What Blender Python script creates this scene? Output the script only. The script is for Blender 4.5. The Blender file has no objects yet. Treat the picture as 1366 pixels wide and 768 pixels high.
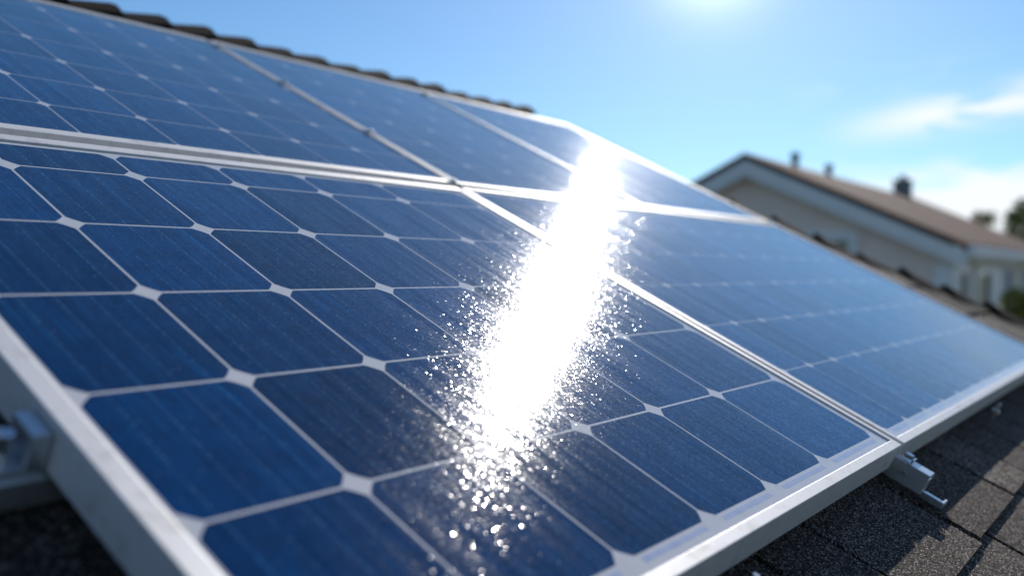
import bpy, bmesh, math, random
from mathutils import Vector, Matrix
random.seed(7)
D2R = math.radians
# ------------------------------------------------------------------ scale and roof frame
S = 0.158                    # one solar cell, metres
SL = 0.4567                  # roof pitch, radians
AV = 1.0129
SCN = bpy.context.scene
COL = SCN.collection
EU = Vector((1, 0, 0)); EV = Vector((0, -math.cos(SL), -math.sin(SL))); EN = Vector((0, -math.sin(SL), math.cos(SL)))
ROOF_H = 0.41                # roof surface below the panel tops, in cells

def W(u, v, h):              # roof coordinates (in cells: along the eave, down the slope, below the panel tops) to metres
    return EU * (u * S) + EV * (v * AV * S) - EN * (h * S)

# ------------------------------------------------------------------ camera
cam_d = bpy.data.cameras.new("camera"); cam = bpy.data.objects.new("camera", cam_d); COL.objects.link(cam)
SCN.camera = cam
F = Vector((0.79842033, 0.60181547, -0.0185234)); R = Vector((0.60196532, -0.79851508, 0.00338066)); U = R.cross(F)
m = Matrix((R, U, -F)).transposed().to_4x4(); m.translation = Vector((-0.32185736, -1.22602133, -0.19263438))
cam.matrix_world = m
cam_d.sensor_width = 36; cam_d.lens = 31.875
cam_d.clip_start = 0.02; cam_d.clip_end = 3000
cam_d.dof.use_dof = True; cam_d.dof.focus_distance = 1.10; cam_d.dof.aperture_fstop = 2.3; cam_d.dof.aperture_blades = 0
GROUND_Z = -4.4

# ------------------------------------------------------------------ light
SUN_EL = D2R(30.6); SUN_AZ = D2R(19.7)     # azimuth counted from +x towards +y
sun_dir = Vector((math.cos(SUN_EL) * math.cos(SUN_AZ), math.cos(SUN_EL) * math.sin(SUN_AZ), math.sin(SUN_EL)))
sd = bpy.data.lights.new("sun", 'SUN'); sd.energy = 4.6; sd.angle = D2R(0.53); sd.color = (1.0, 0.95, 0.88)
so = bpy.data.objects.new("sun", sd); COL.objects.link(so); so.rotation_euler = sun_dir.to_track_quat('Z', 'Y').to_euler()

def N(nt, t, **kw):
    n = nt.nodes.new(t)
    for k, v in kw.items():
        if k.startswith('i_'): n.inputs[k[2:].replace('_', ' ')].default_value = v
        else: setattr(n, k, v)
    return n
def mth(nt, op, a, b=None, c=None, clamp=False):
    n = nt.nodes.new('ShaderNodeMath'); n.operation = op; n.use_clamp = clamp
    for i, x in enumerate((a, b, c)):
        if x is None: continue
        if isinstance(x, (int, float)): n.inputs[i].default_value = x
        else: nt.links.new(x, n.inputs[i])
    return n.outputs[0]
def mixc(nt, f, a, b, mode='MIX'):
    n = nt.nodes.new('ShaderNodeMix'); n.data_type = 'RGBA'; n.blend_type = mode
    for s, x in ((n.inputs['Factor'], f), (n.inputs['A'], a), (n.inputs['B'], b)):
        if isinstance(x, (int, float)): s.default_value = x
        elif isinstance(x, tuple): s.default_value = (*x, 1) if len(x) == 3 else x
        else: nt.links.new(x, s)
    # socket names repeat over data types: pick the colour ones explicitly
    return n
def cmix(nt, f, a, b, mode='MIX'):
    n = nt.nodes.new('ShaderNodeMixRGB'); n.blend_type = mode
    for s, x in ((n.inputs[0], f), (n.inputs[1], a), (n.inputs[2], b)):
        if isinstance(x, (int, float)): s.default_value = x
        elif isinstance(x, tuple): s.default_value = (*x, 1) if len(x) == 3 else x
        else: nt.links.new(x, s)
    return n.outputs[0]
def ramp(nt, x, stops):
    n = nt.nodes.new('ShaderNodeValToRGB'); nt.links.new(x, n.inputs[0])
    e = n.color_ramp.elements
    while len(e) < len(stops): e.new(0.5)
    for i, (p, c) in enumerate(stops):
        e[i].position = p; e[i].color = (c, c, c, 1) if isinstance(c, (int, float)) else (*c, 1)
    return n.outputs[0]
def smooth(nt, x, a, b):
    n = nt.nodes.new('ShaderNodeMapRange'); n.interpolation_type = 'SMOOTHSTEP'; n.clamp = True
    nt.links.new(x, n.inputs[0]); n.inputs[1].default_value = a; n.inputs[2].default_value = b
    n.inputs[3].default_value = 0; n.inputs[4].default_value = 1
    return n.outputs[0]

world = bpy.data.worlds.new("World"); SCN.world = world; world.use_nodes = True
nt = world.node_tree; nt.nodes.clear()
WSTR = 0.082
sky = N(nt, 'ShaderNodeTexSky', sky_type='NISHITA', sun_disc=False, sun_elevation=SUN_EL, sun_rotation=D2R(90) - SUN_AZ,
        altitude=0, air_density=1.0, dust_density=0.08, ozone_density=2.2)
tc = N(nt, 'ShaderNodeTexCoord'); sep = N(nt, 'ShaderNodeSeparateXYZ'); nt.links.new(tc.outputs['Generated'], sep.inputs[0])
az = mth(nt, 'ARCTAN2', sep.outputs[1], sep.outputs[0]); el = mth(nt, 'ARCSINE', sep.outputs[2])
azd = mth(nt, 'MULTIPLY', az, 57.29578); eld = mth(nt, 'MULTIPLY', el, 57.29578)
# thin streak clouds and a low bank, in degrees of azimuth and elevation
cv = N(nt, 'ShaderNodeCombineXYZ')
nt.links.new(mth(nt, 'MULTIPLY', azd, 0.16), cv.inputs[0]); nt.links.new(mth(nt, 'MULTIPLY', eld, 0.75), cv.inputs[1])
cn = N(nt, 'ShaderNodeTexNoise', i_Scale=1.0, i_Detail=9.0, i_Roughness=0.66, i_Distortion=0.7); nt.links.new(cv.outputs[0], cn.inputs[0])
nz = cn.outputs[0]
def gauss(x, w): return mth(nt, 'EXPONENT', mth(nt, 'MULTIPLY', mth(nt, 'POWER', mth(nt, 'DIVIDE', x, w), 2.0), -1.0))
mid = mth(nt, 'SUBTRACT', eld, mth(nt, 'MULTIPLY_ADD', azd, -0.13, 10.5))
st = mth(nt, 'MULTIPLY', gauss(mid, 0.95), mth(nt, 'SUBTRACT', 1.0, smooth(nt, azd, 11.5, 19.5)))
st = mth(nt, 'MULTIPLY', st, smooth(nt, nz, 0.30, 0.50))
bank = mth(nt, 'MULTIPLY', mth(nt, 'SUBTRACT', 1.0, smooth(nt, mth(nt, 'ADD', eld, mth(nt, 'MULTIPLY', nz, -5.0)), 2.2, 4.0)),
           mth(nt, 'SUBTRACT', 1.0, smooth(nt, azd, 12.0, 26.0)))
wis = mth(nt, 'MULTIPLY', smooth(nt, nz, 0.50, 0.78), mth(nt, 'SUBTRACT', 1.0, smooth(nt, eld, 9.0, 14.0)))
wis = mth(nt, 'MULTIPLY', wis, mth(nt, 'SUBTRACT', 1.0, smooth(nt, azd, 14.0, 22.0)))
cm = mth(nt, 'MAXIMUM', mth(nt, 'MAXIMUM', st, bank), mth(nt, 'MULTIPLY', wis, 0.6)); cm = mth(nt, 'MULTIPLY', cm, 0.93)
# glow of the thin high haze towards the sun
gd = Vector((math.cos(D2R(19.3)) * math.cos(D2R(24.6)), math.cos(D2R(19.3)) * math.sin(D2R(24.6)), math.sin(D2R(19.3))))
dp = N(nt, 'ShaderNodeVectorMath', operation='DOT_PRODUCT'); nt.links.new(tc.outputs['Generated'], dp.inputs[0]); dp.inputs[1].default_value = gd
ang = mth(nt, 'MULTIPLY', mth(nt, 'ARCCOSINE', mth(nt, 'MINIMUM', dp.outputs['Value'], 0.999999)), 57.29578)
gl = mth(nt, 'ADD', mth(nt, 'MULTIPLY', gauss(ang, 3.0), 9.0), mth(nt, 'MULTIPLY', mth(nt, 'EXPONENT', mth(nt, 'DIVIDE', ang, -11.0)), 3.2))
base = cmix(nt, 1.0, sky.outputs[0], (0.64, 0.90, 1.10), 'MULTIPLY')
wc = cmix(nt, cm, base, (9.5, 9.8, 10.2))
glc = N(nt, 'ShaderNodeVectorMath', operation='SCALE'); glc.inputs[0].default_value = (1.0, 0.95, 0.95); nt.links.new(gl, glc.inputs['Scale'])
wadd = N(nt, 'ShaderNodeVectorMath', operation='ADD'); nt.links.new(wc, wadd.inputs[0]); nt.links.new(glc.outputs[0], wadd.inputs[1])
bg = N(nt, 'ShaderNodeBackground'); bg.inputs[1].default_value = WSTR; nt.links.new(wadd.outputs[0], bg.inputs[0])
wo = N(nt, 'ShaderNodeOutputWorld'); nt.links.new(bg.outputs[0], wo.inputs[0])

SCN.view_settings.view_transform = 'Standard'; SCN.view_settings.look = 'None'
SCN.view_settings.exposure = 0.28; SCN.view_settings.gamma = 1.0; SCN.view_settings.use_curve_mapping = False

# ------------------------------------------------------------------ materials
def mat(name):
    m = bpy.data.materials.new(name); m.use_nodes = True; t = m.node_tree
    return m, t, t.nodes['Principled BSDF']
def simple(name, col, rough=0.6, metal=0.0, var=0.15, scale=8.0, bump=0.0, bscale=200.0, spec=0.5):
    m, t, p = mat(name)
    g = N(t, 'ShaderNodeTexCoord')
    n = N(t, 'ShaderNodeTexNoise', i_Scale=scale, i_Detail=6.0, i_Roughness=0.6); t.links.new(g.outputs['Object'], n.inputs[0])
    k = ramp(t, n.outputs[0], [(0.3, 1 - var), (0.7, 1 + 0 * var)])
    t.links.new(cmix(t, 1.0, col, k, 'MULTIPLY'), p.inputs['Base Color'])
    p.inputs['Roughness'].default_value = rough; p.inputs['Metallic'].default_value = metal
    p.inputs['Specular IOR Level'].default_value = spec
    if bump:
        n2 = N(t, 'ShaderNodeTexNoise', i_Scale=bscale, i_Detail=3.0); t.links.new(g.outputs['Object'], n2.inputs[0])
        b = N(t, 'ShaderNodeBump', i_Strength=bump, i_Distance=0.002); t.links.new(n2.outputs[0], b.inputs['Height']); t.links.new(b.outputs[0], p.inputs['Normal'])
    return m

def facet_normal(t, coord, scale, amp, stretch=(1, 1, 1)):
    """random micro-facet tilt of the textured glass: one small tilt for each grain"""
    mp = N(t, 'ShaderNodeMapping'); mp.inputs['Scale'].default_value = stretch; t.links.new(coord, mp.inputs[0])
    v = N(t, 'ShaderNodeTexVoronoi', i_Scale=scale, feature='F1'); t.links.new(mp.outputs[0], v.inputs['Vector'])
    s = N(t, 'ShaderNodeVectorMath', operation='SUBTRACT'); t.links.new(v.outputs['Color'], s.inputs[0]); s.inputs[1].default_value = (0.5, 0.5, 0.5)
    # cube the offset so that most grains lie nearly flat and a few tilt strongly
    l = N(t, 'ShaderNodeVectorMath', operation='LENGTH'); t.links.new(s.outputs[0], l.inputs[0])
    k = N(t, 'ShaderNodeVectorMath', operation='SCALE'); t.links.new(s.outputs[0], k.inputs[0])
    t.links.new(mth(t, 'MULTIPLY', mth(t, 'POWER', l.outputs['Value'], 2.2), amp), k.inputs['Scale'])
    g = N(t, 'ShaderNodeNewGeometry')
    a = N(t, 'ShaderNodeVectorMath', operation='ADD'); t.links.new(g.outputs['Normal'], a.inputs[0]); t.links.new(k.outputs[0], a.inputs[1])
    nn = N(t, 'ShaderNodeVectorMath', operation='NORMALIZE'); t.links.new(a.outputs[0], nn.inputs[0])
    return nn.outputs[0]

def glassy(t, p, pos):
    """glass front over the cell: a broad satin lobe and a glittering coat"""
    p.inputs['Roughness'].default_value = 0.30
    p.inputs['Specular IOR Level'].default_value = 0.0
    p.inputs['Sheen Weight'].default_value = 0.60; p.inputs['Sheen Roughness'].default_value = 0.20; p.inputs['Sheen Tint'].default_value = (0.20, 0.56, 1.0, 1)
    p.inputs['Coat IOR'].default_value = 1.39
    # dust and wipe marks that run down the slope
    mp = N(t, 'ShaderNodeMapping'); mp.inputs['Scale'].default_value = (60, 2.5, 1); t.links.new(pos, mp.inputs[0])
    n = N(t, 'ShaderNodeTexNoise', i_Scale=1.0, i_Detail=5.0, i_Roughness=0.6); t.links.new(mp.outputs[0], n.inputs[0])
    t.links.new(mth(t, 'MULTIPLY_ADD', n.outputs[0], 0.12, 0.03), p.inputs['Coat Roughness'])
    t.links.new(mth(t, 'MULTIPLY_ADD', smooth(t, n.outputs[0], 0.32, 0.62), 0.24, 0.76), p.inputs['Coat Weight'])
    t.links.new(facet_normal(t, pos, 650.0, 0.30), p.inputs['Coat Normal'])
    t.links.new(facet_normal(t, pos, 300.0, 0.05, (1.0, 0.6, 1)), p.inputs['Normal'])

def roofpos(t):     # position in the plane of the roof (metres), so that grain and dust run on across cells
    g = N(t, 'ShaderNodeNewGeometry'); r = N(t, 'ShaderNodeVectorRotate', rotation_type='X_AXIS'); r.inputs['Angle'].default_value = -SL
    t.links.new(g.outputs['Position'], r.inputs['Vector']); return r.outputs[0]

def make_cell_mat():
    m, t, p = mat("blue_silicon_cell")
    oc = N(t, 'ShaderNodeTexCoord').outputs['Object']; pos = roofpos(t)
    sp = N(t, 'ShaderNodeSeparateXYZ'); t.links.new(oc, sp.inputs[0])
    oi = N(t, 'ShaderNodeObjectInfo')
    n1 = N(t, 'ShaderNodeTexNoise', i_Scale=34.0, i_Detail=5.0, i_Roughness=0.65); t.links.new(pos, n1.inputs[0])
    mp = N(t, 'ShaderNodeMapping'); mp.inputs['Scale'].default_value = (170, 7, 1); t.links.new(pos, mp.inputs[0])
    n2 = N(t, 'ShaderNodeTexNoise', i_Scale=1.0, i_Detail=4.0); t.links.new(mp.outputs[0], n2.inputs[0])
    c = cmix(t, n1.outputs[0], (0.0001, 0.004, 0.024), (0.0001, 0.044, 0.160))
    c = cmix(t, mth(t, 'MULTIPLY', smooth(t, n2.outputs[0], 0.50, 0.80), 0.6), c, (0.001, 0.075, 0.23))
    tone = mth(t, 'MULTIPLY_ADD', oi.outputs['Random'], 0.7, 0.65)
    tv = N(t, 'ShaderNodeVectorMath', operation='SCALE'); t.links.new(c, tv.inputs[0]); t.links.new(tone, tv.inputs['Scale']); c = tv.outputs[0]
    # bus bars along the slope, broken and faint
    x = mth(t, 'DIVIDE', sp.outputs[0], S)
    ph = mth(t, 'ABSOLUTE', mth(t, 'SUBTRACT', mth(t, 'FRACT', mth(t, 'MULTIPLY', x, 5.0)), 0.5))
    bar = mth(t, 'SUBTRACT', 1.0, smooth(t, ph, 0.018, 0.042))
    mp3 = N(t, 'ShaderNodeMapping'); mp3.inputs['Scale'].default_value = (60, 240, 1); t.links.new(pos, mp3.inputs[0])
    n3 = N(t, 'ShaderNodeTexNoise', i_Scale=1.0, i_Detail=3.0); t.links.new(mp3.outputs[0], n3.inputs[0])
    bar = mth(t, 'MULTIPLY', bar, mth(t, 'MULTIPLY_ADD', smooth(t, n3.outputs[0], 0.46, 0.70), 0.42, 0.07))
    c = cmix(t, bar, c, (0.10, 0.24, 0.42))
    # fingers across, very fine
    fy = mth(t, 'ABSOLUTE', mth(t, 'SUBTRACT', mth(t, 'FRACT', mth(t, 'MULTIPLY', sp.outputs[1], 480.0)), 0.5))
    c = cmix(t, mth(t, 'MULTIPLY', mth(t, 'SUBTRACT', 1.0, smooth(t, fy, 0.06, 0.16)), 0.10), c, (0.05, 0.14, 0.30))
    # specks of dust
    v = N(t, 'ShaderNodeTexVoronoi', i_Scale=170.0); t.links.new(pos, v.inputs['Vector'])
    sc = N(t, 'ShaderNodeSeparateColor'); t.links.new(v.outputs['Color'], sc.inputs[0])
    dust = mth(t, 'MULTIPLY', mth(t, 'SUBTRACT', 1.0, smooth(t, v.outputs['Distance'], 0.08, 0.20)), smooth(t, sc.outputs[0], 0.80, 0.90))
    c = cmix(t, mth(t, 'MULTIPLY', dust, 0.35), c, (0.28, 0.36, 0.46))
    t.links.new(c, p.inputs['Base Color'])
    glassy(t, p, pos)
    return m
def make_sheet_mat(name, col, wash=0.0):
    m, t, p = mat(name); pos = roofpos(t)
    n = N(t, 'ShaderNodeTexNoise', i_Scale=60.0, i_Detail=5.0); t.links.new(pos, n.inputs[0])
    t.links.new(cmix(t, n.outputs[0], tuple(x * 0.85 for x in col), tuple(x + (0.62 - x) * wash for x in col)), p.inputs['Base Color'])
    glassy(t, p, pos); return m
M = {}
M['cell'] = make_cell_mat()
M['sheet'] = make_sheet_mat("white_backsheet", (0.54, 0.54, 0.56))
M['strip'] = make_sheet_mat("painted_cell_reflection", (0.30, 0.37, 0.58), 0.55)  # lavender blue of the cells mirrored in the glass edge, set as colour

def make_alu(name, col, rough, metal):
    m, t, p = mat(name); g = N(t, 'ShaderNodeTexCoord')
    mp = N(t, 'ShaderNodeMapping'); mp.inputs['Scale'].default_value = (3, 3, 220); t.links.new(g.outputs['Object'], mp.inputs[0])
    n = N(t, 'ShaderNodeTexNoise', i_Scale=1.0, i_Detail=4.0); t.links.new(mp.outputs[0], n.inputs[0])
    n2 = N(t, 'ShaderNodeTexNoise', i_Scale=45.0, i_Detail=6.0, i_Roughness=0.7); t.links.new(g.outputs['Object'], n2.inputs[0])
    c = cmix(t, mth(t, 'MULTIPLY', smooth(t, n2.outputs[0], 0.48, 0.75), 0.6), col, (0.30, 0.26, 0.22))
    t.links.new(cmix(t, mth(t, 'MULTIPLY', n.outputs[0], 0.22), c, (0.40, 0.41, 0.43)), p.inputs['Base Color'])
    t.links.new(mth(t, 'MULTIPLY_ADD', n.outputs[0], 0.2, rough - 0.1), p.inputs['Roughness'])
    p.inputs['Metallic'].default_value = metal
    b = N(t, 'ShaderNodeBump', i_Strength=0.12, i_Distance=0.0006); t.links.new(n.outputs[0], b.inputs['Height']); t.links.new(b.outputs[0], p.inputs['Normal'])
    return m
M['frame'] = make_alu("anodised_aluminium", (0.62, 0.61, 0.61), 0.5, 0.2)
M['rail'] = make_alu("mill_aluminium", (0.62, 0.64, 0.66), 0.34, 0.85)
M['steel'] = simple("zinc_steel", (0.62, 0.64, 0.66), 0.28, 0.95, 0.3, 60)

def make_shingle():
    m, t, p = mat("asphalt_shingle"); pos = roofpos(t)
    g = N(t, 'ShaderNodeNewGeometry')
    v = N(t, 'ShaderNodeTexVoronoi', i_Scale=620.0); t.links.new(pos, v.inputs['Vector'])
    sc = N(t, 'ShaderNodeSeparateColor'); t.links.new(v.outputs['Color'], sc.inputs[0])
    gr = ramp(t, sc.outputs[0], [(0.0, (0.006, 0.005, 0.005)), (0.45, (0.028, 0.022, 0.019)), (0.76, (0.11, 0.088, 0.074)), (0.90, (0.28, 0.235, 0.20)), (1.0, (0.60, 0.53, 0.46))])
    n = N(t, 'ShaderNodeTexNoise', i_Scale=22.0, i_Detail=6.0, i_Roughness=0.7); t.links.new(pos, n.inputs[0])
    k = mth(t, 'MULTIPLY', mth(t, 'MULTIPLY_ADD', n.outputs[0], 0.9, 0.55), mth(t, 'MULTIPLY_ADD', g.outputs['Random Per Island'], 0.9, 0.6))
    tv = N(t, 'ShaderNodeVectorMath', operation='SCALE'); t.links.new(gr, tv.inputs[0]); t.links.new(k, tv.inputs['Scale'])
    t.links.new(tv.outputs[0], p.inputs['Base Color'])
    p.inputs['Roughness'].default_value = 0.9; p.inputs['Specular IOR Level'].default_value = 0.12
    b = N(t, 'ShaderNodeBump', i_Strength=0.9, i_Distance=0.0012)
    n2 = N(t, 'ShaderNodeTexNoise', i_Scale=700.0, i_Detail=2.0); t.links.new(pos, n2.inputs[0])
    t.links.new(mth(t, 'SUBTRACT', n2.outputs[0], v.outputs['Distance']), b.inputs['Height']); t.links.new(b.outputs[0], p.inputs['Normal'])
    return m
M['shingle'] = make_shingle()
M['tar'] = simple("roof_felt", (0.012, 0.012, 0.013), 0.9)
M['cap'] = simple("dark_ridge_shingle", (0.007, 0.006, 0.006), 0.9, 0, 0.5, 30, 0.8, 500, 0.08)
M['stucco'] = simple("grey_stucco", (0.80, 0.66, 0.60), 0.9, 0, 0.08, 2, 0.3, 60)
M['beige'] = simple("beige_stucco", (0.80, 0.66, 0.52), 0.9, 0, 0.10, 2, 0.3, 60)
M['white'] = simple("white_trim_paint", (0.72, 0.73, 0.75), 0.5, 0, 0.08, 3)
M['glass_dark'] = simple("dark_window_glass", (0.02, 0.025, 0.03), 0.06, 0, 0.1, 2, spec=0.7)
M['curtain'] = simple("grey_curtain", (0.30, 0.32, 0.34), 0.9, 0, 0.3, 12)
M['stack'] = simple("chimney_render", (0.24, 0.24, 0.25), 0.9, 0, 0.25, 5)
M['pipe'] = simple("vent_pipe_metal", (0.16, 0.20, 0.22), 0.5, 0.3)
M['grass'] = simple("lawn", (0.05, 0.085, 0.025), 0.95, 0, 0.5, 0.6)
M['bark'] = simple("bark", (0.09, 0.065, 0.045), 0.9, 0, 0.4, 12)
def make_tileroof():
    m, t, p = mat("brown_roof_tiles"); g = N(t, 'ShaderNodeTexCoord').outputs['Object']
    mp = N(t, 'ShaderNodeMapping'); mp.inputs['Rotation'].default_value = (-D2R(24.8), 0, 0); t.links.new(g, mp.inputs[0])
    b = N(t, 'ShaderNodeTexBrick', offset=0.5); t.links.new(mp.outputs[0], b.inputs[0])
    b.inputs['Scale'].default_value = 1.0; b.inputs['Brick Width'].default_value = 0.30; b.inputs['Row Height'].default_value = 0.26
    b.inputs['Mortar Size'].default_value = 0.018; b.inputs['Color1'].default_value = (0.085, 0.042, 0.032, 1); b.inputs['Color2'].default_value = (0.15, 0.078, 0.060, 1)
    b.inputs['Mortar'].default_value = (0.035, 0.022, 0.019, 1)
    n = N(t, 'ShaderNodeTexNoise', i_Scale=1.2, i_Detail=6.0); t.links.new(g, n.inputs[0])
    t.links.new(cmix(t, 1.0, b.outputs[0], ramp(t, n.outputs[0], [(0.3, 0.75), (0.7, 1.0)]), 'MULTIPLY'), p.inputs['Base Color'])
    p.inputs['Roughness'].default_value = 0.9; p.inputs['Specular IOR Level'].default_value = 0.08
    bp = N(t, 'ShaderNodeBump', i_Strength=0.8, i_Distance=0.03); t.links.new(mth(t, 'SUBTRACT', 1.0, b.outputs['Fac']), bp.inputs['Height']); t.links.new(bp.outputs[0], p.inputs['Normal'])
    return m
M['tileroof'] = make_tileroof()
def leafmat(name, a, b):
    m, t, p = mat(name); g = N(t, 'ShaderNodeNewGeometry')
    t.links.new(cmix(t, g.outputs['Random Per Island'], a, b), p.inputs['Base Color']); p.inputs['Roughness'].default_value = 0.6
    return m
M['leaf'] = leafmat("green_leaves", (0.06, 0.10, 0.015), (0.18, 0.24, 0.04))
M['leaf_yellow'] = leafmat("yellow_green_leaves", (0.12, 0.13, 0.02), (0.26, 0.24, 0.04))

# ------------------------------------------------------------------ object helpers
def obj(name, bm, material, parent=None, bevel=0.0, smooth_=False, loc=None):
    me = bpy.data.meshes.new(name); bmesh.ops.recalc_face_normals(bm, faces=bm.faces); bm.to_mesh(me); bm.free()
    me.materials.append(material)
    if smooth_:
        for f in me.polygons: f.use_smooth = True
    o = bpy.data.objects.new(name, me); COL.objects.link(o)
    if parent: o.parent = parent
    if loc is not None: o.location = loc
    if bevel:
        b = o.modifiers.new("bevel", 'BEVEL'); b.width = bevel; b.segments = 2; b.limit_method = 'ANGLE'; b.harden_normals = False
    return o
def tag(o, label=None, cat=None, group=None, kind=None):
    for k, v in (('label', label), ('category', cat), ('group', group), ('kind', kind)):
        if v: o[k] = v
    return o
def thing(name, label, cat, loc=(0, 0, 0), tilt=0.0, group=None):
    o = bpy.data.objects.new(name, None); COL.objects.link(o); o.location = loc; o.rotation_euler = (tilt, 0, 0); o.empty_display_size = 0.05
    return tag(o, label, cat, group)
def box(bm, x0, x1, y0, y1, z0, z1):
    vs = [bm.verts.new((x, y, z)) for z in (z0, z1) for x, y in ((x0, y0), (x1, y0), (x1, y1), (x0, y1))]
    for f in ((0, 3, 2, 1), (4, 5, 6, 7), (0, 1, 5, 4), (1, 2, 6, 5), (2, 3, 7, 6), (3, 0, 4, 7)): bm.faces.new([vs[i] for i in f])
    return vs
class Fr:                       # a local frame on the roof, base at (u, v, h)
    def __init__(s, u, v, h): s.u, s.v, s.h = u, v, h
    def box(s, bm, u0, u1, v0, v1, h0, h1):
        return box(bm, (u0 - s.u) * S, (u1 - s.u) * S, -(v1 - s.v) * AV * S, -(v0 - s.v) * AV * S, (s.h - h1) * S, (s.h - h0) * S)
    def thing(s, name, label, cat, group=None): return thing(name, label, cat, W(s.u, s.v, s.h), SL, group)
def cyl(bm, c, axis, r, length, seg=16, r2=None):
    axis = Vector(axis).normalized(); q = axis.to_track_quat('Z', 'Y').to_matrix().to_4x4(); q.translation = Vector(c) + axis * (length / 2)
    bmesh.ops.create_cone(bm, cap_ends=True, segments=seg, radius1=r, radius2=r if r2 is None else r2, depth=length, matrix=q)
def prism(bm, pts, d):          # extrude the polygon pts by vector d
    a = [bm.verts.new(p) for p in pts]; b = [bm.verts.new(Vector(p) + Vector(d)) for p in pts]
    n = len(pts); bm.faces.new(a); bm.faces.new(b[::-1])
    for i in range(n): bm.faces.new((a[i], b[i], b[(i + 1) % n], a[(i + 1) % n]))

# ------------------------------------------------------------------ ground
bm = bmesh.new(); s_ = 2500
bm.faces.new([bm.verts.new(p) for p in ((-s_, -s_, GROUND_Z), (s_, -s_, GROUND_Z), (s_, s_, GROUND_Z), (-s_, s_, GROUND_Z))])
tag(obj('ground', bm, M['grass']), kind='structure')

# ------------------------------------------------------------------ our house: roof of overlapping shingles, ridge and hip caps
U0, V_RIDGE, V_EAVE = -16.0, -7.0, 13.0
def hip_u(v): return 17.3 + (v + 7.0) * 0.63       # the hip that runs down to the right of the array
house = thing('house', 'dark shingled hip roof house that carries the solar array', 'house', (0, 0, 0))
bm = bmesh.new()
EXPO = 1.5; rng = random.Random(3)
v1 = 7.12 + EXPO * 4
row = 0
while v1 > V_RIDGE + 0.1:
    v0 = max(v1 - EXPO, V_RIDGE)
    u = U0 + (row % 3) * 0.55
    while u < hip_u(v1):
        w = rng.choice((0.95, 1.2, 1.5, 1.9)); a, b = u + 0.042, u + w - 0.042
        t = ROOF_H; th = rng.uniform(0.034, 0.060)          # butt edge stands proud
        vb = v1 + rng.uniform(-0.05, 0.04)
        cb = min(b, hip_u(vb)); ct = min(b, hip_u(v0))
        if ct > a + 0.1:
            jit = [rng.uniform(-0.012, 0.012) for _ in range(4)]
            P = [(a + jit[0], v0 - 0.1, t + 0.03), (ct + jit[1], v0 - 0.1, t + 0.03), (cb + jit[2], vb, t - th + 0.02), (a + jit[3], vb, t - th + 0.02)]
            top = [bm.verts.new(W(*p)) for p in P]; bot = [bm.verts.new(W(p[0], p[1], t + 0.07)) for p in P]
            bm.faces.new(top)
            for i in range(4): bm.faces.new((top[i], bot[i], bot[(i + 1) % 4], top[(i + 1) % 4]))
        u += w
    v1 -= EXPO; row += 1
roof = obj('roof', bm, M['shingle'], house)
def P3(u, v, h): return W(u, v, h)
bm = bmesh.new()
rU = 17.3; ridge_pt = P3(rU, V_RIDGE, ROOF_H + 0.065)
a0 = P3(U0, V_RIDGE, ROOF_H + 0.065); e0 = P3(U0, V_EAVE, ROOF_H + 0.065); e1 = P3(hip_u(V_EAVE), V_EAVE, ROOF_H + 0.065)
rise = a0.z - e0.z; back_y = a0.y + (a0.y - e0.y)
f0 = Vector((a0.x, back_y, e0.z)); f1 = Vector((e1.x, back_y, e0.z))
vs = [bm.verts.new(p) for p in (a0, ridge_pt, e1, e0, f0, f1)]
bm.faces.new((vs[3], vs[2], vs[1], vs[0])); bm.faces.new((vs[0], vs[1], vs[5], vs[4])); bm.faces.new((vs[2], vs[5], vs[1])); bm.faces.new((vs[3], vs[0], vs[4])); bm.faces.new((vs[4], vs[5], vs[2], vs[3]))
obj('roof_deck', bm, M['tar'], house)
bm = bmesh.new(); box(bm, a0.x + 0.4, e1.x - 0.35, e0.y + 0.4, back_y - 0.4, GROUND_Z, e0.z - 0.003)
obj('wall', bm, M['beige'], house)
def cap_row(name, p, q, up, n, half, th, side_a, side_b):
    """overlapping bent cap tiles from p to q; each one rides up on the next"""
    bm = bmesh.new(); d = (q - p) / n
    rr = random.Random(5)
    for i in range(n):
        a = p + d * (i - 0.12); b = p + d * (i + 1.0)
        l0, l1 = rr.uniform(-.004, .002), rr.uniform(.016, .030)
        prof = []
        for s, o in ((a, l0), (b, l1)):
            ring = [s + side_a * half + up * (o - th * 0.9), s + side_a * half * 0.5 + up * (o - th * 0.2), s + up * (o + th * 0.1), s + side_b * half * 0.5 + up * (o - th * 0.2), s + side_b * half + up * (o - th * 0.9)]
            low = [x - up * 0.012 for x in ring]
            prof.append([bm.verts.new(x + up * rr.uniform(-.001, .001)) for x in ring] + [bm.verts.new(x) for x in low[::-1]])
        A, B = prof; k = len(A)
        bm.faces.new(A); bm.faces.new(B[::-1])
        for j in range(k): bm.faces.new((A[j], B[j], B[(j + 1) % k], A[(j + 1) % k]))
    return obj(name, bm, M['cap'], house)
lift = EN * (0.30 * S)
rp = P3(U0, V_RIDGE + .1, ROOF_H - 0.24); rq = P3(17.2, V_RIDGE + .1, ROOF_H - 0.24)
cap_row('ridge_cap', rp, rq, Vector((0, 0, 1)), 38, 0.06, 0.035, Vector((0, -1, 0)), Vector((0, 1, 0)))
bm = bmesh.new()               # ridge board that lifts the caps
box(bm, a0.x, ridge_pt.x, a0.y - 0.045, a0.y + 0.045, a0.z - 0.03, a0.z + 0.04); obj('ridge_board', bm, M['tar'], house)
hp = P3(17.3, -7.0, ROOF_H + 0.02); hq = P3(hip_u(V_EAVE), V_EAVE, ROOF_H + 0.02)
hd = (hq - hp).normalized(); sa = hd.cross(Vector((0, 0, 1))).normalized()
cap_row('hip_cap', hq, hp, Vector((0, 0, 1)), 20, 0.12, 0.05, sa, -sa)

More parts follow.
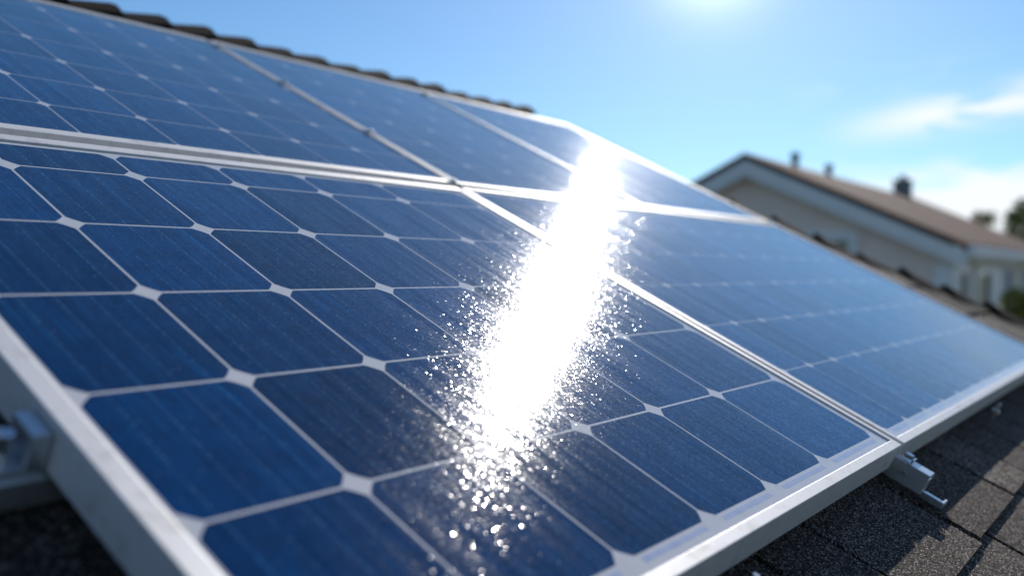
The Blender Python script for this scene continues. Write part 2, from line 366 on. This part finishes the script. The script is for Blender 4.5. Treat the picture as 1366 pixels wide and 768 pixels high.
# ------------------------------------------------------------------ solar panels
LIP, LIPH, DEP = 0.125, 0.018, 0.25
cell_cache = {}
def cell_mesh(w, h, cut, g):
    key = (round(w, 3), round(h, 3), cut)
    if key in cell_cache: return cell_cache[key]
    bm = bmesh.new();  x0, x1, y0, y1 = -w / 2 + g, w / 2 - g, -h / 2 + g, h / 2 - g
    c = min(cut, w * .22, h * .22); pts = []
    for cx, cy, sx, sy, st_ in ((x1, y1, -1, -1, 0), (x0, y1, 1, -1, 1), (x0, y0, 1, 1, 2), (x1, y0, -1, 1, 3)):
        for k in range(5):
            a = D2R(90 * st_ + 22.5 * k); q = 0.80 if k in (1, 3) else (0.75 if k == 2 else 1.0)
            pts.append((cx + sx * c + c * math.cos(a) * q, cy + sy * c + c * math.sin(a) * q))
    top = [bm.verts.new((x * S, y * AV * S, 0)) for x, y in pts]; bot = [bm.verts.new((x * S, y * AV * S, -0.00006)) for x, y in pts]
    bm.faces.new(top)
    for i in range(len(top)): bm.faces.new((top[i], bot[i], bot[(i + 1) % len(top)], top[(i + 1) % len(top)]))
    bmesh.ops.recalc_face_normals(bm, faces=bm.faces)
    me = bpy.data.meshes.new('solar_cell'); bm.to_mesh(me); bm.free(); me.materials.append(M['cell']); cell_cache[key] = me
    return me
def panel(label, u0, u1, v0, v1, us, vs_, strip=True, ll=0.125, lr=0.125, lt=0.125, lb=0.125, cut=0.06, gap=0.0075):
    fr = Fr(u0, v1, DEP); root = fr.thing('solar_panel', label, 'solar panel', 'solar panels mounted on the roof')
    bm = bmesh.new()
    # mitred lip ring with a wall beneath it
    def P(u, v, h): return ((u - u0) * S, -(v - v1) * AV * S, (DEP - h) * S)
    def ring(i, h):
        a, b = (ll, lr) if i == LIP else (i, i)
        c, e = (lt, lb) if i == LIP else (i, i)
        return [P(u0 + a, v1 - e, h), P(u1 - b, v1 - e, h), P(u1 - b, v0 + c, h), P(u0 + a, v0 + c, h)]
    prof = [(0, DEP), (0, 0.0), (LIP, 0.0), (LIP, 0.03), (0.02, 0.03), (0.02, DEP - 0.015), (0.16, DEP - 0.015), (0.16, DEP)]
    rings = [[bm.verts.new(p) for p in ring(i, h)] for i, h in prof]
    for a in range(len(rings)):
        A, B = rings[a], rings[(a + 1) % len(rings)]
        for k in range(4): bm.faces.new((A[k], A[(k + 1) % 4], B[(k + 1) % 4], B[k]))
    obj('frame', bm, M['frame'], root, bevel=0.0009)
    bm = bmesh.new(); fr.box(bm, u0 + 0.03, u1 - 0.03, v0 + 0.03, v1 - 0.03, 0.017, 0.028); obj('backsheet', bm, M['sheet'], root)
    for i in range(len(us) - 1):
        for j in range(len(vs_) - 1):
            w, h = us[i + 1] - us[i], vs_[j + 1] - vs_[j]
            o = bpy.data.objects.new('solar_cell', cell_mesh(w, h, cut, gap)); COL.objects.link(o); o.parent = root
            o.location = (((us[i] + us[i + 1]) / 2 - u0) * S, -((vs_[j] + vs_[j + 1]) / 2 - v1) * AV * S, (DEP - 0.0163) * S)
    if strip:  # thin bars below the last row paint the bluish reflection along the margin
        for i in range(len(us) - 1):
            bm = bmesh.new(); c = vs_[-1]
            fr.box(bm, us[i] + 0.12, us[i + 1] - 0.12, c + 0.018, c + 0.056, 0.0163, 0.0169); obj('edge_reflection', bm, M['strip'], root)
    return root
VB = 6.22
rows_low = [0.55, 1, 2, 3, 4, 5, 6.01]
rows_mid = [0.50, 1.2, 2.13, 3.05, 3.98, 4.92, 6.01]
rows_up = [-5.52, -5.10, -4.20, -3.28, -2.40, -1.53, -0.67, 0.09]
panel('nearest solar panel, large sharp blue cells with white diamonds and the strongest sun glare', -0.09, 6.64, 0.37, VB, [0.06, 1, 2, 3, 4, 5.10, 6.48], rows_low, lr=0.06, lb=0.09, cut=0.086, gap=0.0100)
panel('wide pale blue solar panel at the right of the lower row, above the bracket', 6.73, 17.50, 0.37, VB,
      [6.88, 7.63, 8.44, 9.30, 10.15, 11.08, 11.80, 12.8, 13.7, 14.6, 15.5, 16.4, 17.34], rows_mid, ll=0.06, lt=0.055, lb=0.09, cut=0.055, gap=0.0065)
panel('dark blue solar panel at the left of the upper row, below the roof ridge', -0.09, 6.80, -5.69, 0.22, [0.06, 1.04, 2.0, 2.95, 3.92, 4.88, 5.83, 6.73], rows_up, False, lr=0.04)
panel('middle solar panel of the upper row, smooth blue between two slanting seams', 6.88, 11.7985, -5.69, 0.22, [6.94, 8.0, 8.95, 9.90, 10.82, 11.77], rows_up, False, ll=0.04, lr=0.03, lb=0.07)
panel('far solar panel of the upper row, bleached white by glare at the array corner', 11.8015, 17.40, -5.69, 0.22, [11.83, 12.90, 13.88, 14.82, 15.76, 16.5, 17.24], rows_up, False, ll=0.03, lb=0.07)

# ------------------------------------------------------------------ mounting hardware
def rail(v, label, ua=-0.9, ub=17.8):
    fr = Fr(ua, v, ROOF_H); root = fr.thing('mounting_rail', label, 'rail', 'aluminium rails under the panels')
    bm = bmesh.new(); w = 0.13
    for a in (v - w, v + w - 0.02): fr.box(bm, ua, ub, a, a + 0.02, DEP + 0.012, DEP + 0.15)
    fr.box(bm, ua + 0.001, ub - 0.001, v - w + 0.021, v + w - 0.021, DEP + 0.125, DEP + 0.145)
    fr.box(bm, ua + 0.001, ub - 0.001, v - w + 0.021, v - 0.035, DEP + 0.010, DEP + 0.03)
    fr.box(bm, ua + 0.001, ub - 0.001, v + 0.035, v + w - 0.021, DEP + 0.010, DEP + 0.03)
    obj('channel', bm, M['rail'], root, bevel=0.0006)
rail(4.12, 'aluminium rail end poking out beside the left edge of the nearest panel', -1.7, 17.3)
rail(-3.6, 'aluminium rail hidden beneath the middle of the upper panel row', 0.2, 17.2)
# wide grey cover strip seen in the gap between the two rows
fr = Fr(-0.09, 0.295, ROOF_H); root = fr.thing('joint_rail', 'long grey rail in the gap between the upper and lower panel rows', 'rail')
bm = bmesh.new(); fr.box(bm, -0.09, 17.4, 0.235, 0.355, 0.06, DEP + 0.14); obj('channel', bm, M['rail'], root, bevel=0.0006)

def clamp(u, v, w, d, label, h=-0.012):
    fr = Fr(u, v, 0.05); root = fr.thing('panel_clamp', label, 'clamp', 'small clamps that hold the panels')
    bm = bmesh.new(); fr.box(bm, u - w, u + w, v - d, v + d, h, 0.0); fr.box(bm, u - 0.03, u + 0.03, v - 0.03, v + 0.03, 0.0, 0.2); obj('plate', bm, M['steel'], root, bevel=0.0006)
    bm = bmesh.new(); cyl(bm, (0, 0, (0.05 - h) * S), (0, 0, 1), 0.045 * S, 0.028 * S, 6, 0.038 * S); obj('bolt', bm, M['steel'], root, bevel=0.0004)
clamp(6.845, -5.35, 0.09, 0.05, 'small bright clamp at the top end of the first upper seam, under the ridge')
clamp(6.845, -3.58, 0.09, 0.05, 'small clamp on the first upper seam, second below the ridge')
clamp(6.845, -1.57, 0.09, 0.05, 'small clamp halfway down the first upper seam')
clamp(6.78, 0.19, 0.09, 0.05, 'small gold lit clamp where the row gap crosses the first seam')
clamp(11.80, 0.29, 0.09, 0.07, 'small clamp in the glare where the second seam meets the row gap')
clamp(17.45, 0.29, 0.09, 0.09, 'small clamp at the right end of the row gap, before the beige house')
clamp(11.80, -5.4, 0.09, 0.05, 'small clamp at the top end of the second upper seam')

# end clamp with bolt on the left rail
fr = Fr(-0.16, 4.12, DEP); root = fr.thing('end_clamp', 'blurred end clamp with bolt at the left edge of the nearest panel', 'clamp')
bm = bmesh.new(); fr.box(bm, -0.19, -0.10, 4.02, 4.22, 0.05, DEP + 0.01); fr.box(bm, -0.36, -0.191, 4.02, 4.22, 0.21, DEP + 0.01)
obj('bracket', bm, M['rail'], root, bevel=0.001)
bm = bmesh.new(); cyl(bm, (-0.10 * S, 0, 0.04 * S), (0, 0, 1), 0.05 * S, 0.13 * S, 6); obj('bolt', bm, M['steel'], root, bevel=0.0005)

# channel bracket that sticks out below the joint of the two nearest lower panels
def foot(u, va, vb_, label, upright=True):
    fr = Fr(u, vb_, ROOF_H); root = fr.thing('mounting_bracket', label, 'bracket', 'metal feet under the lower frame edge')
    bm = bmesh.new(); w = 0.10; top = ROOF_H - 0.27; bt = ROOF_H - 0.07
    fr.box(bm, u - w, u - w + 0.018, va, vb_, top, bt); fr.box(bm, u + w - 0.018, u + w, va, vb_, top + 0.03, bt)
    fr.box(bm, u - w + 0.0185, u + w - 0.0185, va, vb_ + 0.001, bt - 0.02, bt - 0.001)
    fr.box(bm, u - w + 0.0185, u + w - 0.0185, va, vb_ - 0.001, top + 0.001, top + 0.018)
    fr.box(bm, u - w + 0.0185, u + w - 0.0185, vb_ - 0.02, vb_ + 0.002, top + 0.05, bt - 0.021)
    obj('channel', bm, M['rail'], root, bevel=0.0006)
    bm = bmesh.new()
    fr.box(bm, u - 0.09, u + 0.10, vb_ + 0.004, vb_ + 0.20, bt - 0.005, bt + 0.016)
    fr.box(bm, u - 0.11, u - 0.09, vb_ + 0.004, vb_ + 0.20, bt - 0.05, bt + 0.016)
    fr.box(bm, u - 0.09, u + 0.10, vb_ + 0.18, vb_ + 0.20, bt - 0.035, bt - 0.0055)
    obj('foot_plate', bm, M['steel'], root, bevel=0.0008)
    bm = bmesh.new(); cyl(bm, (0.0, -0.12 * AV * S, (ROOF_H - bt + 0.005) * S), (0, 0, 1), 0.035 * S, 0.02 * S, 6)
    obj('bolt', bm, M['steel'], root)
    bm = bmesh.new(); cyl(bm, ((-w) * S, 0.2 * AV * S, (ROOF_H - (top + bt) / 2) * S), (-1, 0, 0), 0.022 * S, 0.008 * S, 8); obj('screw', bm, M['steel'], root)
    if upright:
        bm = bmesh.new(); vp = va + 0.36
        fr.box(bm, u - 0.06, u + 0.06, vp, vp + 0.02, 0.10, top + 0.02); fr.box(bm, u - 0.06, u - 0.04, vp - 0.09, vp - 0.0005, 0.14, top + 0.02)
        fr.box(bm, u + 0.04, u + 0.06, vp - 0.09, vp - 0.0005, 0.14, top + 0.02)
        cyl(bm, (0.0, -(vp - vb_ - 0.045) * AV * S, (ROOF_H - 0.12) * S), (0, 0, 1), 0.042 * S, 0.04 * S, 12)
        obj('upright', bm, M['steel'], root, bevel=0.0006)
foot(6.80, 5.98, 6.54, 'silver channel bracket sticking out below the joint of two panels, onto sunlit shingles')
foot(16.2, 6.02, 6.50, 'far metal bracket under the lower frame near the right edge', True)
def stud(u, v, label):
    fr = Fr(u, v, ROOF_H); root = fr.thing('frame_bolt', label, 'bolt', 'small bolts under the lower frame edge')
    bm = bmesh.new(); cyl(bm, (0, 0, 0), (0, 0, 1), 0.022 * S, 0.30 * S, 10); obj('shank', bm, M['steel'], root)
    bm = bmesh.new(); cyl(bm, (0, 0, 0.16 * S), (0, 0, 1), 0.055 * S, 0.05 * S, 6); obj('nut', bm, M['steel'], root, bevel=0.0004)
stud(2.95, 6.40, 'small blurred bolt under the nearest frame edge at the bottom of the photo')
stud(11.3, 6.36, 'small shiny bolt in shadow under the far lower frame edge')

# ------------------------------------------------------------------ neighbouring house
XG, YR, ZR = 18.16, 6.49, 2.35          # gable plane, ridge line
YE, ZE = 2.17, 0.35; YW = 2.48           # near eave edge, near wall
YE2 = 2 * YR - YE; YW2 = 2 * YR - YW; XM, XL = 33.0, 46.0; DZ = 0.42
nb = thing('neighbour_house', 'beige gabled house with brown tiled roof beyond the array', 'house', (XG, YR, GROUND_Z))
def rel(p): return (p[0] - XG, p[1] - YR, p[2] - GROUND_Z)
sl = (ZR - ZE) / (YR - YE)
def zroof(y): return ZR - abs(y - YR) * sl
bm = bmesh.new(); TH = 0.14
prism(bm, [rel(p) for p in ((XG - .02, YE - .02, ZE), (XG - .02, YR, ZR), (XG - .02, YE2 + .02, ZE), (XG - .02, YE2 + .02, ZE - TH), (XG - .02, YR, ZR - TH), (XG - .02, YE - .02, ZE - TH))], (XM - XG, 0, 0))
prism(bm, [rel(p) for p in ((XM - .3, YE + .3, ZE - .1), (XM - .3, YR, ZR - DZ), (XM - .3, YE2 - .3, ZE - .1), (XM - .3, YE2 - .3, ZE - .1 - TH), (XM - .3, YR, ZR - DZ - TH), (XM - .3, YE + .3, ZE - .1 - TH))], (XL - XM, 0, 0))
nroof = obj('roof', bm, M['tileroof'], nb)
bm = bmesh.new(); prism(bm, [rel(p) for p in ((XG + .32, YW, GROUND_Z), (XG + .32, YW, zroof(YW) - TH - .01), (XG + .32, YR, ZR - TH - .01), (XG + .32, YW2, zroof(YW2) - TH - .01), (XG + .32, YW2, GROUND_Z))], (0.25, 0, 0))
obj('gable_wall', bm, M['stucco'], nb)
bm = bmesh.new(); box(bm, *[a - b for a, b in ((XG + .57, XG), (XL - .6, XG))], YW - YR, YW2 - YR, 0, ZE - .22 - GROUND_Z)
obj('side_wall', bm, M['beige'], nb)
# barge boards under the rake, fascia and gutter along the eave, soffit
bm = bmesh.new()
for s in (-1, 1):
    ye = YR + s * (YR - YE)
    prism(bm, [rel(p) for p in ((XG + .0, ye, ZE - TH - .004), (XG + .0, YR, ZR - TH - .004), (XG + .0, YR, ZR - TH - .36), (XG + .0, ye, ZE - TH - .32))], (0.045, 0, 0))
obj('barge_board', bm, M['white'], nb)
bm = bmesh.new()
box(bm, 0.05, XM - XG, YE - YR + .01, YE - YR + .10, ZE - TH - .17 - GROUND_Z, ZE - TH + .10 - GROUND_Z + .0)
box(bm, -0.02, XM - XG, YE - YR - .13, YE - YR - .022, ZE - .22 - GROUND_Z, ZE - .04 - GROUND_Z)
obj('gutter', bm, M['white'], nb)
bm = bmesh.new(); box(bm, 0.05, XM - XG, YE - YR + .1, YW - YR + .0, ZE - .36 - GROUND_Z, ZE - .33 - GROUND_Z); obj('soffit', bm, M['beige'], nb)
bm = bmesh.new(); box(bm, .25, .62, YW - YR - .05, YW - YR + .30, 0, ZE - .37 - GROUND_Z); obj('corner_board', bm, M['white'], nb)
def nwin(name, horizontal, a0, a1, z0, z1, bars, pane_m, label=None):
    """window with frame and pane; along x on the side wall, along y on the gable"""
    fw = 0.20
    def bx(bm, p0, p1, q0, q1, d0, d1):
        if horizontal: box(bm, p0 - XG, p1 - XG, YW - YR - d1, YW - YR - d0, q0 - GROUND_Z, q1 - GROUND_Z)
        else: box(bm, .32 - d1, .32 - d0, p0 - YR, p1 - YR, q0 - GROUND_Z, q1 - GROUND_Z)
    bm = bmesh.new()
    bx(bm, a0 - fw, a0, z0 - fw, z1 + fw, 0.0, 0.07); bx(bm, a1, a1 + fw, z0 - fw, z1 + fw, 0.0, 0.07)
    bx(bm, a0 + .001, a1 - .001, z1, z1 + fw, 0.0, 0.068); bx(bm, a0 + .001, a1 - .001, z0 - fw, z0, 0.0, 0.09)
    for k in range(1, bars + 1):
        c = a0 + (a1 - a0) * k / (bars + 1); bx(bm, c - .03, c + .03, z0 + .001, z1 - .001, 0.012, 0.05)
    w = obj(name, bm, M['white'], nb)
    bm = bmesh.new(); bx(bm, a0 + .001, a1 - .001, z0 + .001, z1 - .001, 0.002, 0.011); obj('pane', bm, pane_m, w)
nwin('window', False, 4.40, 5.10, -0.75, 0.45, 0, M['glass_dark'])
nwin('french_window', True, 18.95, 19.75, -2.3, -0.20, 0, M['glass_dark'])
nwin('french_window', True, 20.85, 22.30, -2.3, -0.20, 0, M['glass_dark'])
nwin('french_window', True, 24.2, 25.4, -2.3, -0.10, 0, M['curtain'])
nwin('french_window', True, 27.0, 28.4, -2.3, -0.10, 1, M['curtain'])
bm = bmesh.new(); box(bm, 22.55 - XG, 23.85 - XG, YW - YR - .04, YW - YR, 1.9, ZE - .37 - GROUND_Z); obj('panel_board', bm, M['white'], nb)
bm = bmesh.new()
x, y, z = 31.2 - XG, 0, ZR - GROUND_Z
box(bm, x - .24, x + .24, y - .24, y + .24, z - .6, z + .42); box(bm, x - .27, x + .27, y - .27, y + .27, z + .421, z + .48)
ch = obj('chimney', bm, M['stack'], nb)
bm = bmesh.new(); cyl(bm, (x, y, z + .48), (0, 0, 1), 0.10, 0.16, 12); obj('chimney_pot', bm, M['stack'], ch)
for px_, hh in ((21.2, 0.30), (23.7, 0.26)):
    bm = bmesh.new(); cyl(bm, (px_ - XG, 0, z - .15), (0, 0, 1), 0.085, hh + .17, 12); cyl(bm, (px_ - XG, 0, z + hh * .65), (0, 0, 1), 0.14, hh * .35, 12, 0.10); obj('vent_pipe', bm, M['pipe'], nb, )

# ------------------------------------------------------------------ trees beyond
def tree(name, label, base, height, rx, rz, cz, nleaf, leaf, size, seed, lobes=9):
    r = random.Random(seed); root = thing(name, label, 'tree' if name != 'shrub' else 'shrub', base)
    bm = bmesh.new()
    cyl(bm, (0, 0, 0), (0, 0, 1), 0.05 * height ** .8, cz * 0.9, 10, 0.02 * height ** .8)
    cen = []
    for k in range(lobes):
        a = r.uniform(0, 6.28); q = r.uniform(.1, 1) ** .6
        c = Vector((math.cos(a) * rx * q * .75, math.sin(a) * rx * q * .75, cz + r.uniform(-.8, .85) * rz)); cen.append((c, r.uniform(.28, .5) * rx))
        st_ = Vector((0, 0, cz * r.uniform(.45, .8))); cyl(bm, st_, c - st_, 0.018 * height ** .8, (c - st_).length * .95, 6, 0.006)
    obj('trunk', bm, M['bark'], root)
    bm = bmesh.new()
    for k in range(nleaf):
        c, rad = r.choice(cen)
        d = Vector((r.gauss(0, 1), r.gauss(0, 1), r.gauss(0, 1))).normalized() * rad * r.uniform(.35, 1.1) ** .5
        p = c + d; n_ = Vector((r.gauss(0, 1), r.gauss(0, 1), r.gauss(0, 1) + .6)).normalized(); t1 = n_.orthogonal().normalized(); t2 = n_.cross(t1); s = size * r.uniform(.6, 1.4)
        bm.faces.new([bm.verts.new(q) for q in (p - t1 * s, p + t2 * s * .5, p + t1 * s, p - t2 * s * .5)])
    obj('crown', bm, leaf, root)
tree('tree', 'dark green leafy tree rising behind the roof at the right edge', (48.6, 3.0, GROUND_Z), 6.6, 2.6, 1.8, 5.0, 24000, M['leaf'], 0.14, 11, 16)
tree('young_tree', 'thin pale treetop showing just above the brown roof', (48.3, 7.1, GROUND_Z), 7.2, 0.9, 1.1, 6.2, 500, M['leaf_yellow'], 0.12, 5, 6)
tree('shrub', 'yellow green shrub below the tall windows at the right edge', (16.6, 1.05, GROUND_Z), 3.95, 0.62, 0.8, 3.15, 5000, M['leaf_yellow'], 0.06, 8, 12)
